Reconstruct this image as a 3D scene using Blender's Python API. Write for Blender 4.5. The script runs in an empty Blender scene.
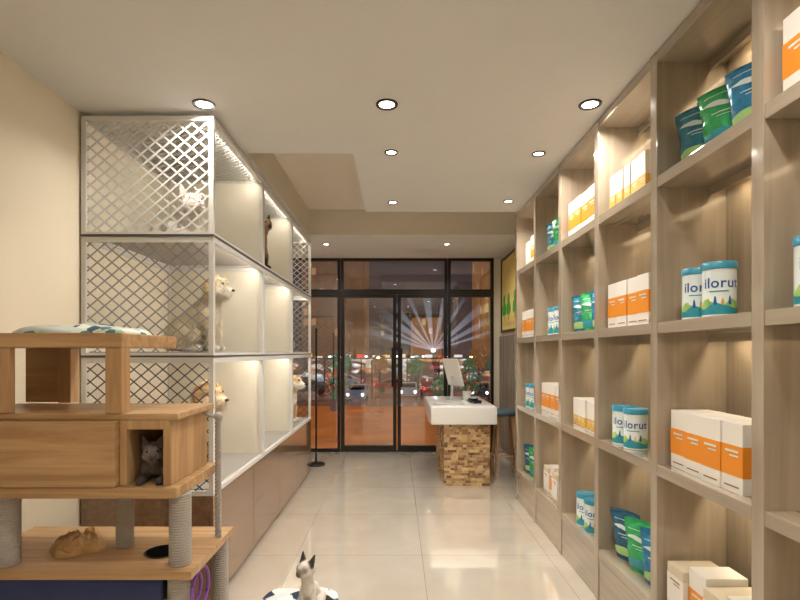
import bpy, bmesh, math, random
from mathutils import Vector, Matrix, noise
random.seed(7)
PI = math.pi
scene = bpy.context.scene
C = scene.collection
try:
    scene.view_settings.view_transform = 'Standard'
except Exception: pass

# ------------------------------------------------------------------ materials
def new_mat(name):
    m = bpy.data.materials.new(name); m.use_nodes = True
    nt = m.node_tree
    return m, nt, nt.nodes['Principled BSDF']
def mat(name, col, rough=.5, metal=0, spec=.5, emit=None, es=0, coat=0, var=0, vscale=8, bump=0, bscale=60):
    m, nt, b = new_mat(name)
    b.inputs['Base Color'].default_value = (*col, 1)
    b.inputs['Roughness'].default_value = rough
    b.inputs['Metallic'].default_value = metal
    b.inputs['Specular IOR Level'].default_value = spec
    b.inputs['Coat Weight'].default_value = coat
    if emit:
        b.inputs['Emission Color'].default_value = (*emit, 1)
        b.inputs['Emission Strength'].default_value = es
    tc = nt.nodes.new('ShaderNodeTexCoord')
    if var:
        n = nt.nodes.new('ShaderNodeTexNoise'); n.inputs['Scale'].default_value = vscale
        nt.links.new(tc.outputs['Object'], n.inputs['Vector'])
        r = nt.nodes.new('ShaderNodeValToRGB')
        r.color_ramp.elements[0].position = .3; r.color_ramp.elements[1].position = .7
        r.color_ramp.elements[0].color = (*[c*(1-var) for c in col], 1)
        r.color_ramp.elements[1].color = (*[min(1, c*(1+var)) for c in col], 1)
        nt.links.new(n.outputs['Fac'], r.inputs['Fac']); nt.links.new(r.outputs['Color'], b.inputs['Base Color'])
        if emit and var > .1:
            r2 = nt.nodes.new('ShaderNodeValToRGB'); r2.color_ramp.elements[0].position = .3; r2.color_ramp.elements[1].position = .7
            r2.color_ramp.elements[0].color = (*[c*.5 for c in emit], 1); r2.color_ramp.elements[1].color = (*emit, 1)
            nt.links.new(n.outputs['Fac'], r2.inputs['Fac']); nt.links.new(r2.outputs['Color'], b.inputs['Emission Color'])
    if bump:
        n2 = nt.nodes.new('ShaderNodeTexNoise'); n2.inputs['Scale'].default_value = bscale
        nt.links.new(tc.outputs['Object'], n2.inputs['Vector'])
        bp = nt.nodes.new('ShaderNodeBump'); bp.inputs['Strength'].default_value = bump; bp.inputs['Distance'].default_value = .01
        nt.links.new(n2.outputs['Fac'], bp.inputs['Height']); nt.links.new(bp.outputs['Normal'], b.inputs['Normal'])
    return m
def wood(name, c1, c2, scale=(3, 3, 40), rough=.35, coat=0, detail=6):
    m, nt, b = new_mat(name)
    tc = nt.nodes.new('ShaderNodeTexCoord'); mp = nt.nodes.new('ShaderNodeMapping')
    mp.inputs['Scale'].default_value = scale
    n = nt.nodes.new('ShaderNodeTexNoise'); n.inputs['Scale'].default_value = 1.0
    n.inputs['Detail'].default_value = detail; n.inputs['Roughness'].default_value = .6; n.inputs['Distortion'].default_value = .8
    r = nt.nodes.new('ShaderNodeValToRGB')
    r.color_ramp.elements[0].position = .34; r.color_ramp.elements[1].position = .66
    r.color_ramp.elements[0].color = (*c1, 1); r.color_ramp.elements[1].color = (*c2, 1)
    nt.links.new(tc.outputs['Object'], mp.inputs['Vector']); nt.links.new(mp.outputs['Vector'], n.inputs['Vector'])
    nt.links.new(n.outputs['Fac'], r.inputs['Fac']); nt.links.new(r.outputs['Color'], b.inputs['Base Color'])
    b.inputs['Roughness'].default_value = rough; b.inputs['Coat Weight'].default_value = coat; b.inputs['Coat Roughness'].default_value = .08
    return m
def vcol_mat(name, rough=.7, bump=0, bscale=150, mottled=False):
    m, nt, b = new_mat(name)
    a = nt.nodes.new('ShaderNodeAttribute'); a.attribute_name = 'Col'
    nt.links.new(a.outputs['Color'], b.inputs['Base Color'])
    b.inputs['Roughness'].default_value = rough
    if bump:
        tc = nt.nodes.new('ShaderNodeTexCoord')
        n2 = nt.nodes.new('ShaderNodeTexNoise'); n2.inputs['Scale'].default_value = bscale; n2.inputs['Detail'].default_value = 4
        nt.links.new(tc.outputs['Object'], n2.inputs['Vector'])
        bp = nt.nodes.new('ShaderNodeBump'); bp.inputs['Strength'].default_value = bump; bp.inputs['Distance'].default_value = .006
        nt.links.new(n2.outputs['Fac'], bp.inputs['Height']); nt.links.new(bp.outputs['Normal'], b.inputs['Normal'])
        if mottled:
            hs = nt.nodes.new('ShaderNodeHueSaturation'); mr = nt.nodes.new('ShaderNodeMapRange')
            mr.inputs['From Min'].default_value = .3; mr.inputs['From Max'].default_value = .7; mr.inputs['To Min'].default_value = .86; mr.inputs['To Max'].default_value = 1.06
            nt.links.new(n2.outputs['Fac'], mr.inputs['Value']); nt.links.new(mr.outputs[0], hs.inputs['Value'])
            nt.links.new(a.outputs['Color'], hs.inputs['Color']); nt.links.new(hs.outputs[0], b.inputs['Base Color'])
    return m
def tile_mat():
    m, nt, b = new_mat('floor_tiles')
    tc = nt.nodes.new('ShaderNodeTexCoord'); mp = nt.nodes.new('ShaderNodeMapping')
    mp.inputs['Location'].default_value = (-.16, 0, 0)
    br = nt.nodes.new('ShaderNodeTexBrick'); br.offset = 0; br.squash = 1
    br.inputs['Scale'].default_value = 1; br.inputs['Brick Width'].default_value = .8; br.inputs['Row Height'].default_value = .8
    br.inputs['Mortar Size'].default_value = .002; br.inputs['Mortar Smooth'].default_value = .3; br.inputs['Bias'].default_value = 0
    br.inputs['Mortar'].default_value = (.42, .35, .27, 1)
    nt.links.new(tc.outputs['Object'], mp.inputs['Vector']); nt.links.new(mp.outputs['Vector'], br.inputs['Vector'])
    n = nt.nodes.new('ShaderNodeTexNoise'); n.inputs['Scale'].default_value = 2.2; n.inputs['Detail'].default_value = 8; n.inputs['Distortion'].default_value = 1.5
    nt.links.new(tc.outputs['Object'], n.inputs['Vector'])
    for k, (a, c) in enumerate((((.72, .64, .53), (.78, .71, .61)), ((.74, .66, .55), (.80, .73, .63)))):
        r = nt.nodes.new('ShaderNodeValToRGB'); r.color_ramp.elements[0].position = .35; r.color_ramp.elements[1].position = .65
        r.color_ramp.elements[0].color = (*a, 1); r.color_ramp.elements[1].color = (*c, 1)
        nt.links.new(n.outputs['Fac'], r.inputs['Fac']); nt.links.new(r.outputs['Color'], br.inputs['Color%d' % (k+1)])
    nt.links.new(br.outputs['Color'], b.inputs['Base Color'])
    b.inputs['Roughness'].default_value = .035; b.inputs['Specular IOR Level'].default_value = .8; b.inputs['Metallic'].default_value = .28
    b.inputs['Coat Weight'].default_value = .8; b.inputs['Coat Roughness'].default_value = .01; b.inputs['Coat IOR'].default_value = 1.8
    return m
def glass_mat():
    m = bpy.data.materials.new('window_glass'); m.use_nodes = True; nt = m.node_tree; nt.nodes.clear()
    o = nt.nodes.new('ShaderNodeOutputMaterial'); mx = nt.nodes.new('ShaderNodeMixShader')
    t = nt.nodes.new('ShaderNodeBsdfTransparent'); g = nt.nodes.new('ShaderNodeBsdfGlossy'); g.inputs['Roughness'].default_value = .0
    t.inputs['Color'].default_value = (.94, .94, .95, 1)
    mx.inputs['Fac'].default_value = .17
    nt.links.new(t.outputs[0], mx.inputs[1]); nt.links.new(g.outputs[0], mx.inputs[2]); nt.links.new(mx.outputs[0], o.inputs[0])
    return m
def pattern_cloth(name, scale=22, pal=None):
    m, nt, b = new_mat(name)
    pal = pal or [(.55,.60,.55), (.08,.20,.20), (.72,.72,.66), (.05,.07,.12), (.35,.55,.42)]
    tc = nt.nodes.new('ShaderNodeTexCoord')
    v = nt.nodes.new('ShaderNodeTexVoronoi'); v.inputs['Scale'].default_value = scale
    r = nt.nodes.new('ShaderNodeValToRGB'); r.color_ramp.interpolation = 'CONSTANT'
    e = r.color_ramp.elements; e[0].color = (*pal[0], 1); e[1].position = .4; e[1].color = (*pal[1], 1)
    for q, c in zip((.55, .75, .88), pal[2:]):
        x = e.new(q); x.color = (*c, 1)
    sp = nt.nodes.new('ShaderNodeSeparateColor')
    nt.links.new(tc.outputs['Object'], v.inputs['Vector']); nt.links.new(v.outputs['Color'], sp.inputs[0])
    nt.links.new(sp.outputs[0], r.inputs['Fac']); nt.links.new(r.outputs['Color'], b.inputs['Base Color'])
    b.inputs['Roughness'].default_value = .9
    return m
def city_mat(name, wall, win, strength, bw=2.2, rh=3.0, thr=.5, wall_emit=.25, mort=.45):
    m, nt, b = new_mat(name)
    tc = nt.nodes.new('ShaderNodeTexCoord'); sx = nt.nodes.new('ShaderNodeSeparateXYZ'); cx = nt.nodes.new('ShaderNodeCombineXYZ')
    nt.links.new(tc.outputs['Object'], sx.inputs[0])
    ad = nt.nodes.new('ShaderNodeMath'); ad.operation = 'ADD'
    nt.links.new(sx.outputs['X'], ad.inputs[0]); nt.links.new(sx.outputs['Y'], ad.inputs[1])
    nt.links.new(ad.outputs[0], cx.inputs['X']); nt.links.new(sx.outputs['Z'], cx.inputs['Y'])
    br = nt.nodes.new('ShaderNodeTexBrick'); br.offset = 0
    br.inputs['Scale'].default_value = 1; br.inputs['Brick Width'].default_value = bw; br.inputs['Row Height'].default_value = rh
    br.inputs['Mortar Size'].default_value = mort; br.inputs['Mortar Smooth'].default_value = .1; br.inputs['Bias'].default_value = 0
    br.inputs['Color1'].default_value = (0, 0, 0, 1); br.inputs['Color2'].default_value = (1, 1, 1, 1); br.inputs['Mortar'].default_value = (0, 0, 0, 1)
    nt.links.new(cx.outputs[0], br.inputs['Vector'])
    r = nt.nodes.new('ShaderNodeValToRGB'); e = r.color_ramp.elements
    r.color_ramp.interpolation = 'CONSTANT'
    e[0].color = (*[c*wall_emit for c in wall], 1); e[1].position = thr; e[1].color = (*[c*.3 for c in win], 1)  # part of the wall colour emits, standing for city light on facades
    x = e.new(min(.95, thr+.3)); x.color = (*win, 1)
    nt.links.new(br.outputs['Color'], r.inputs['Fac'])
    b.inputs['Base Color'].default_value = (*wall, 1); b.inputs['Roughness'].default_value = .8
    nt.links.new(r.outputs['Color'], b.inputs['Emission Color']); b.inputs['Emission Strength'].default_value = strength
    return m
def shopfront_mat():
    m, nt, b = new_mat('shopfront_lights')
    tc = nt.nodes.new('ShaderNodeTexCoord'); v = nt.nodes.new('ShaderNodeTexVoronoi'); v.inputs['Scale'].default_value = 1.1
    mp = nt.nodes.new('ShaderNodeMapping'); mp.inputs['Scale'].default_value = (.7, 0, 1.8)
    nt.links.new(tc.outputs['Object'], mp.inputs[0]); nt.links.new(mp.outputs[0], v.inputs['Vector'])
    sp = nt.nodes.new('ShaderNodeSeparateColor'); nt.links.new(v.outputs['Color'], sp.inputs[0])
    r = nt.nodes.new('ShaderNodeValToRGB'); r.color_ramp.interpolation = 'CONSTANT'; e = r.color_ramp.elements
    e[0].color = (.12, .06, .05, 1); e[1].position = .30; e[1].color = (.8, .36, .15, 1)
    for q, c in ((.42, (.16,.07,.07)), (.52, (1,.85,.7)), (.64, (.45,.08,.06)), (.69, (.14,.08,.08)), (.81, (.35,.55,.65)), (.86, (1,1,1))):
        x = e.new(q); x.color = (*c, 1)
    nt.links.new(sp.outputs[0], r.inputs['Fac']); nt.links.new(r.outputs['Color'], b.inputs['Emission Color'])
    mr = nt.nodes.new('ShaderNodeMapRange'); mr.inputs['From Min'].default_value = .1; mr.inputs['From Max'].default_value = .5; mr.inputs['To Min'].default_value = 1.6; mr.inputs['To Max'].default_value = .6
    nt.links.new(v.outputs['Distance'], mr.inputs['Value']); nt.links.new(mr.outputs[0], b.inputs['Emission Strength'])
    b.inputs['Base Color'].default_value = (.1, .06, .05, 1)
    return m

M = dict(
 ceiling=mat('ceiling_paint', (.645, .63, .605), .8, var=.01),
 recess=mat('recess_warm_bounce', (.68, .62, .52), .8, var=.01),  # beige tint puts warm bounced light into the recess colour
 wall=mat('cream_wall_paint', (.74, .665, .52), .75, var=.02, vscale=3),
 floor=tile_mat(), glass=glass_mat(),
 black=mat('black_aluminium', (.02, .018, .016), .35, .3),
 shelf=wood('beige_laminate', (.33, .27, .20), (.40, .333, .255), (20, 20, .8), .14, .9, 3),
 shelf_h=wood('beige_laminate_horizontal', (.33, .27, .20), (.40, .333, .255), (20, .8, 20), .14, .9, 3),
 cab=wood('brown_gloss_wood', (.19, .105, .055), (.27, .16, .09), (30, 2, 30), .05, 1),
 metal=mat('white_metal', (.68, .67, .65), .4, .0), metalm=mat('white_metal_part_backlit', (.34, .33, .32), .4, .2), metald=mat('white_metal_backlit', (.13, .125, .12), .4, .3), edge=mat('dark_tier_gap', (.07,.065,.06), .4),
 cream=mat('cream_cage_panel', (.78, .73, .62), .5, var=.01),
 tray=mat('grey_tray', (.36, .34, .32), .5),
 oak=wood('warm_oak', (.34, .19, .08), (.53, .335, .165), (1.6, 26, 26), .42, .15, 8),
 oak_v=wood('warm_oak_vertical', (.36, .20, .085), (.53, .335, .165), (26, 26, 1.6), .42, .15, 8),
 sisal=mat('sisal_rope', (.42, .39, .35), .95, bump=.6, bscale=250),
 navy=mat('navy_fabric', (.03, .045, .13), .85, var=.1),
 purple=mat('purple_plastic', (.22, .06, .36), .4),
 cloth=pattern_cloth('leaf_pattern_cloth', 26), cloth2=pattern_cloth('blue_white_cloth', 17, [(.62,.66,.68), (.03,.10,.16), (.70,.72,.72), (.02,.03,.06), (.10,.36,.42)]),
 sack=mat('tan_cloth', (.50, .31, .13), .7, var=.35, vscale=12, bump=.6, bscale=30),
 white=mat('white_gloss', (.76, .75, .72), .2, coat=.3),
 carton=mat('white_carton', (.78, .75, .69), .55), cartonc=mat('cream_carton', (.62, .54, .40), .6),
 orange=mat('orange_print', (.78, .27, .02), .45), yellow=mat('yellow_print', (.70, .42, .08), .5),
 brownline=mat('brown_print', (.30, .16, .08), .5),
 lid=mat('teal_plastic_lid', (.04, .28, .42), .3), canbody=mat('white_tin_label', (.72, .78, .76), .25),
 tealp=mat('teal_print', (.03, .30, .38), .35), bluep=mat('blue_print', (.01, .10, .34), .35), greenp=mat('green_print', (.34, .56, .14), .4),
 bagteal=mat('teal_foil', (.03, .20, .29), .25, .25, var=.35, vscale=18, bump=1, bscale=26),
 baggreen=mat('green_foil', (.04, .42, .14), .25, .25, var=.3, vscale=18, bump=1, bscale=26),
 bagnavy=mat('dark_blue_foil', (.025, .12, .20), .25, .25, var=.35, vscale=18, bump=1, bscale=26),
 bagblue=mat('blue_foil', (.03, .21, .40), .25, .25, var=.35, vscale=18, bump=1, bscale=26),
 print=mat('white_print', (.62, .72, .72), .4), limep=mat('lime_print', (.35, .58, .22), .4),
 glow=mat('lamp_lens', (1, .9, .75), .5, emit=(1, .94, .84), es=12),
 strip=mat('led_strip', (.8, .7, .5), .5, emit=(1, .80, .52), es=.6),
 fur=vcol_mat('animal_fur', .95, .3, 160, True),
 eye=mat('dark_eye', (.01, .01, .01), .08), eyeb=mat('blue_eye', (.05, .12, .25), .08), nose=mat('animal_nose', (.05, .025, .02), .4),
 mosaic=vcol_mat('mosaic_wood', .4),
 screen=mat('dark_screen', (.02, .02, .025), .1), grey=mat('grey_plastic', (.50, .50, .50), .4),
 slat=wood('taupe_slats', (.22, .18, .14), (.31, .26, .21), (25, 25, 2), .4),
 gold=mat('gold_frame', (.75, .52, .18), .35, .3), paper=mat('yellow_poster', (.80, .62, .20), .6), clover=mat('clover_green', (.06, .36, .04), .6),
 seat=mat('blue_grey_vinyl', (.05, .09, .12), .35),
 terrace=mat('orange_glow_terrace', (.40, .17, .06), .4, emit=(.66, .18, .03), es=.75, var=.12, vscale=1.2),  # emission paints orange lamplight onto the paving
 asphalt=mat('wet_glow_asphalt', (.04, .04, .05), .25, emit=(.36, .14, .07), es=.4, var=.3, vscale=.3),  # brown emission stands in for street light on the road
 tyre=mat('tyre_rubber', (.01, .01, .01), .7), carglass=mat('car_glass', (.02, .02, .03), .05),
 head=mat('headlamp', (1, 1, 1), .3, emit=(1, .95, .85), es=4), tail=mat('tail_lamp', (.8, 0, 0), .3, emit=(1, .04, .02), es=3),
 leaf=mat('shrub_leaf', (.05, .16, .06), .6, emit=(.05, .20, .09), es=.5), flower=mat('red_flower', (.6, .03, .03), .6, emit=(.7, .05, .03), es=.6),  # leaves and flowers glow in place of light falling on them
 pot=mat('pale_pot', (.35, .35, .37), .5, emit=(.4, .42, .5), es=.12),  # faint glow stands for light falling on the pot
 lampglow=mat('street_lamp_glow', (1, .8, .5), .5, emit=(1, .72, .40), es=8), lampwhite=mat('street_lamp_white', (1, 1, 1), .5, emit=(.85, .92, 1), es=8),
)
# ------------------------------------------------------------------ geometry helpers
ORG = {}
def bmn(): return bmesh.new()
def box(bm, x0, x1, y0, y1, z0, z1, mtx=None):
    vs = [bm.verts.new(Vector(p)) for p in ((x0,y0,z0),(x1,y0,z0),(x1,y1,z0),(x0,y1,z0),(x0,y0,z1),(x1,y0,z1),(x1,y1,z1),(x0,y1,z1))]
    if mtx:
        for v in vs: v.co = mtx @ v.co
    fs = [bm.faces.new([vs[i] for i in f]) for f in ((0,3,2,1),(4,5,6,7),(0,1,5,4),(1,2,6,5),(2,3,7,6),(3,0,4,7))]
    return vs, fs
def rbox(bm, x0, x1, y0, y1, z0, z1, r=.004, mtx=None, seg=2):
    t = bmesh.new(); box(t, x0, x1, y0, y1, z0, z1)
    bmesh.ops.bevel(t, geom=t.edges[:], offset=r, segments=seg, affect='EDGES', profile=.5)
    if mtx: t.transform(mtx)
    me = bpy.data.meshes.new('tmp'); t.to_mesh(me); t.free(); bm.from_mesh(me); bpy.data.meshes.remove(me)
def lathe(bm, prof, loc=(0,0,0), seg=32, mtx=None):
    rings = []
    for r, z in prof:
        if r < 1e-6: ring = [bm.verts.new(Vector((0,0,z)))]
        else: ring = [bm.verts.new(Vector((r*math.cos(2*PI*k/seg), r*math.sin(2*PI*k/seg), z))) for k in range(seg)]
        rings.append(ring)
    for ring in rings:
        for v in ring:
            if mtx: v.co = mtx @ v.co
            v.co = v.co + Vector(loc)
    for a, b in zip(rings, rings[1:]):
        for k in range(seg):
            k2 = (k+1) % seg
            if len(a) == 1 and len(b) == 1: break
            if len(a) == 1: bm.faces.new((a[0], b[k], b[k2]))
            elif len(b) == 1: bm.faces.new((a[k], b[0], a[k2]))
            else: bm.faces.new((a[k], b[k], b[k2], a[k2]))
def cyl(bm, loc, r, h, seg=24, r2=None):
    r2 = r if r2 is None else r2
    lathe(bm, [(0,0),(r,0),(r2,h),(0,h)], loc, seg)
def sph(bm, loc, r, seg=12, sc=(1,1,1)):
    bmesh.ops.create_uvsphere(bm, u_segments=seg, v_segments=max(6, seg//2+2), radius=r, matrix=Matrix.Translation(Vector(loc)) @ Matrix.Diagonal((*sc, 1)))
def tube(bm, pts, r, seg=8, cap=True):
    pts = [Vector(p) for p in pts]; rings = []
    for i, p in enumerate(pts):
        d = (pts[min(i+1, len(pts)-1)] - pts[max(i-1, 0)]).normalized()
        up = Vector((0,0,1)) if abs(d.z) < .9 else Vector((1,0,0))
        a = d.cross(up).normalized(); b = d.cross(a).normalized()
        rr = r[i] if isinstance(r, (list, tuple)) else r
        rings.append([bm.verts.new(p + a*rr*math.cos(2*PI*k/seg) + b*rr*math.sin(2*PI*k/seg)) for k in range(seg)])
    for A, B in zip(rings, rings[1:]):
        for k in range(seg): bm.faces.new((A[k], A[(k+1)%seg], B[(k+1)%seg], B[k]))
    if cap: bm.faces.new(rings[0][::-1]); bm.faces.new(rings[-1])
def setp(o, **k):
    for a, b in k.items():
        if b is not None: o[a] = b
def obj(name, bm, m, parent=None, smooth=False, bevel=0, world=False):
    """world=True: bm coordinates are world ones, moved to the parent's origin"""
    if parent is not None and world: bmesh.ops.translate(bm, verts=bm.verts[:], vec=-ORG[parent.name])
    bmesh.ops.recalc_face_normals(bm, faces=bm.faces[:])
    me = bpy.data.meshes.new(name); bm.to_mesh(me); bm.free()
    me.materials.append(m)
    if smooth:
        for p in me.polygons: p.use_smooth = True
        try: me.set_sharp_from_angle(angle=math.radians(38))
        except Exception: pass
    o = bpy.data.objects.new(name, me); C.objects.link(o)
    if bevel:
        b = o.modifiers.new('bevel', 'BEVEL'); b.width = bevel; b.segments = 2; b.limit_method = 'ANGLE'
    if parent is not None:
        o.parent = parent; ORG[o.name] = ORG[parent.name]
    else: ORG[o.name] = Vector((0,0,0))
    return o
def thing(name, label, cat, loc=(0,0,0), rz=0, group=None):
    o = bpy.data.objects.new(name, None); C.objects.link(o); o.empty_display_size = .05
    o.location = loc; o.rotation_euler = (0,0,rz); setp(o, label=label, category=cat, group=group)
    ORG[o.name] = Vector(loc)
    return o
def solid(name, bm, m, label, cat, group=None, kind=None, loc=None, **k):
    if loc is not None: bmesh.ops.translate(bm, verts=bm.verts[:], vec=-Vector(loc))
    o = obj(name, bm, m, **k)
    if loc is not None: o.location = loc
    setp(o, label=label, category=cat, group=group, kind=kind); return o
def struct(name, bm, m, parent=None, **k):
    o = obj(name, bm, m, parent, **k)
    if parent is None: o['kind'] = 'structure'
    return o
def dup(root, loc=None, rz=None, label=None, group=None):
    def cp(o, par):
        c = o.copy(); C.objects.link(c)
        if par is not None: c.parent = par
        for ch in o.children: cp(ch, c)
        return c
    r = cp(root, None)
    if loc is not None: r.location = loc
    if rz is not None: r.rotation_euler = (r.rotation_euler[0], r.rotation_euler[1], rz)
    if label: r['label'] = label
    if group: r['group'] = group
    return r
def area(loc, size, energy, col=(1,.84,.62), rot=(0,0,0), shape='DISK', sizey=None, parent=None, name='lamp_light', spread=None):
    l = bpy.data.lights.new(name, 'AREA'); l.shape = shape; l.size = size
    if sizey: l.size_y = sizey
    l.energy = energy; l.color = col
    if spread: l.spread = spread
    o = bpy.data.objects.new(name, l); C.objects.link(o); o.location = loc; o.rotation_euler = rot
    if parent is not None:
        o.parent = parent; o.location = Vector(loc) - ORG[parent.name]
    return o

H = 1.3; XL = -1.61; XR = 1.35; YB = 6.5; YN = -1.4; ZC = 2.52
# ------------------------------------------------------------------ room shell
b = bmn(); box(b, XL-.1, XR+.1, YN-.1, YB+.12, -.1, 0); struct('floor', b, M['floor'])
b = bmn(); box(b, XL-.1, XL, YN, YB+.12, 0, 2.9); struct('wall_left', b, M['wall'])
b = bmn(); box(b, XR, XR+.1, YN, YB+.12, 0, 2.9); struct('wall_right', b, M['wall'])
b = bmn(); box(b, XL, XR, YN-.1, YN, 0, 2.9); struct('wall_near', b, M['wall'])
b = bmn()
box(b, XL, XR, YN, 3.07, ZC, 2.78); box(b, -.27, XR, 3.07, 4.36, ZC, 2.78); box(b, XL, XR, 5.2, YB+.12, ZC, 2.78); box(b, XL, -.92, 3.07, 5.2, ZC, 2.78)
ce = struct('ceiling', b, M['ceiling'])
ce.data.materials.append(M['recess'])
for p in ce.data.polygons:
    if abs(p.normal.z) < .5: p.material_index = 1
b = bmn(); box(b, XL, XR, YN, YB+.12, 2.78, 2.9); struct('ceiling_recess', b, M['recess'])
b = bmn(); box(b, 1.26, XR, YB-.01, YB+.12, 0, ZC); struct('wall_back', b, M['wall'])
b = bmn(); box(b, XR-.012, XR, 4.45, 6.49, 0, .08); struct('baseboard_right', b, M['white'])
b = bmn(); box(b, XL, XL+.012, YN, 1.5, 0, .08); struct('baseboard_left', b, M['white'])

# glazing: sidelights, doors, transoms
def glazed(name, x0, x1, z0, z1, st=.035, handle=None, bot=None):
    b = bmn(); y0, y1 = YB, YB+.07
    box(b, x0, x0+st, y0, y1, z0, z1); box(b, x1-st, x1, y0, y1, z0, z1)
    box(b, x0+st, x1-st, y0, y1, z1-st, z1); box(b, x0+st, x1-st, y0, y1, z0, z0+(bot or st))
    o = struct(name, b, M['black'])
    b = bmn(); box(b, x0+st-.005, x1-st+.005, YB+.03, YB+.038, z0+(bot or st)-.005, z1-st+.005)
    obj('pane', b, M['glass'], o)
    if handle is not None:
        b = bmn(); tube(b, [(handle, YB-.045, .85), (handle, YB-.045, 1.35)], .011)
        for z in (.92, 1.28): tube(b, [(handle, YB-.045, z), (handle, YB+.0, z)], .007)
        obj('door_handle', b, M['black'], o, smooth=True)
zt = 2.05
glazed('window_1', XL+.002, -.74, .0, zt)
glazed('door_1', -.73, -.006, .008, zt, .045, -.06, .07)
glazed('door_2', .006, .655, .008, zt, .045, .06, .07)
glazed('window_2', .665, 1.258, .0, zt)
glazed('window_3', XL+.002, -.74, zt+.03, ZC)
glazed('window_4', -.73, .655, zt+.03, ZC)
glazed('window_5', .665, 1.258, zt+.03, ZC)
b = bmn(); box(b, XL, 1.26, YB-.005, YB+.075, zt+.002, zt+.028); struct('trim_1', b, M['black'])

# ------------------------------------------------------------------ downlights
DLC = (1, .93, .835)
def downlight(x, y, label, e=9, q=1.0):
    t = thing('ceiling_downlight', label, 'downlight', (x, y, ZC), 0, 'recessed downlights')
    b = bmn(); lathe(b, [(.038*q, -.001), (.040*q, -.006), (.053*q, -.007), (.055*q, -.001)], seg=32); obj('trim_ring', b, M['black'], t, smooth=True)
    b = bmn(); lathe(b, [(0, -.003), (.0375*q, -.003)], seg=32); obj('lens', b, M['glow'], t)
    area((x, y, ZC-.012), .08*q, e, DLC, parent=t, spread=math.radians(145))
dl = [(-.95, 2.46, 'round downlight above the near end of the cages'), (-.05, 2.46, 'middle round downlight of the nearest row of three'),
      (.95, 2.46, 'round downlight nearest the shelving in the front row'), (-.035, 3.07-.02, 'left downlight of the second row, middle of ceiling'),
      (.87, 3.07, 'small downlight in the second row beside the shelving'), (-.035, 4.07, 'left downlight of the third row near the ceiling step'), (.90, 4.04, 'right downlight of the third row above the far shelving'),
      (-.80, 5.65, 'far left downlight in front of the glass doors'), (.565, 5.65, 'far right downlight above the counter')]
for x, y, l in dl: downlight(x, y, l, 8.6, 1 if y < 3 else .76)
for x, y, l in ((-.05, 1.1, 'added fill downlight over the middle of the near floor, out of view'), (.75, 1.1, 'added fill downlight beside the near shelving, out of view'),
             (-.6, -.4, 'added unseen fill downlight behind the viewpoint on the left'), (.3, -.4, 'added unseen fill downlight behind the viewpoint on the right')):
    downlight(x, y, l, 7.5)  # unseen lamps added as fill to brighten the room

# ------------------------------------------------------------------ cages
def lattice(bm, org, ud, vd, w, h, pu=.064, k=.85, wid=.006, th=.003):
    org = Vector(org); ud = Vector(ud); vd = Vector(vd); nd = ud.cross(vd)
    for s in (1, -1):
        c = -k*w if s > 0 else 0
        end = h if s > 0 else h + k*w
        while c < end:
            pts = []
            for u in (0, w):
                v = s*k*u + c
                if 0 <= v <= h: pts.append((u, v))
            for v in (0, h):
                u = (v-c)/(s*k)
                if 0 < u < w: pts.append((u, v))
            if len(pts) >= 2:
                p, q = pts[0], pts[1]
                P = org + ud*p[0] + vd*p[1]; Q = org + ud*q[0] + vd*q[1]
                if (Q-P).length > .01:
                    d = (Q-P).normalized(); n = d.cross(nd).normalized()*wid/2; o = nd*(th*s*.5)
                    vs = [bm.verts.new(x) for x in (P-n+o-nd*th/2, P+n+o-nd*th/2, Q+n+o-nd*th/2, Q-n+o-nd*th/2, P-n+o+nd*th/2, P+n+o+nd*th/2, Q+n+o+nd*th/2, Q-n+o+nd*th/2)]
                    for f in ((0,3,2,1),(4,5,6,7),(0,1,5,4),(1,2,6,5),(2,3,7,6),(3,0,4,7)): bm.faces.new([vs[i] for i in f])
            c += pu*k
CY = [2.53, 3.49, 4.45, 5.41]; CZ = [(.57, 1.268), (1.272, 1.882), (1.886, 2.496)]
cx0, cx1 = -1.6, -.93
rown = ['bottom', 'middle', 'top']; coln = ['nearest', 'centre', 'farthest']
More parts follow.
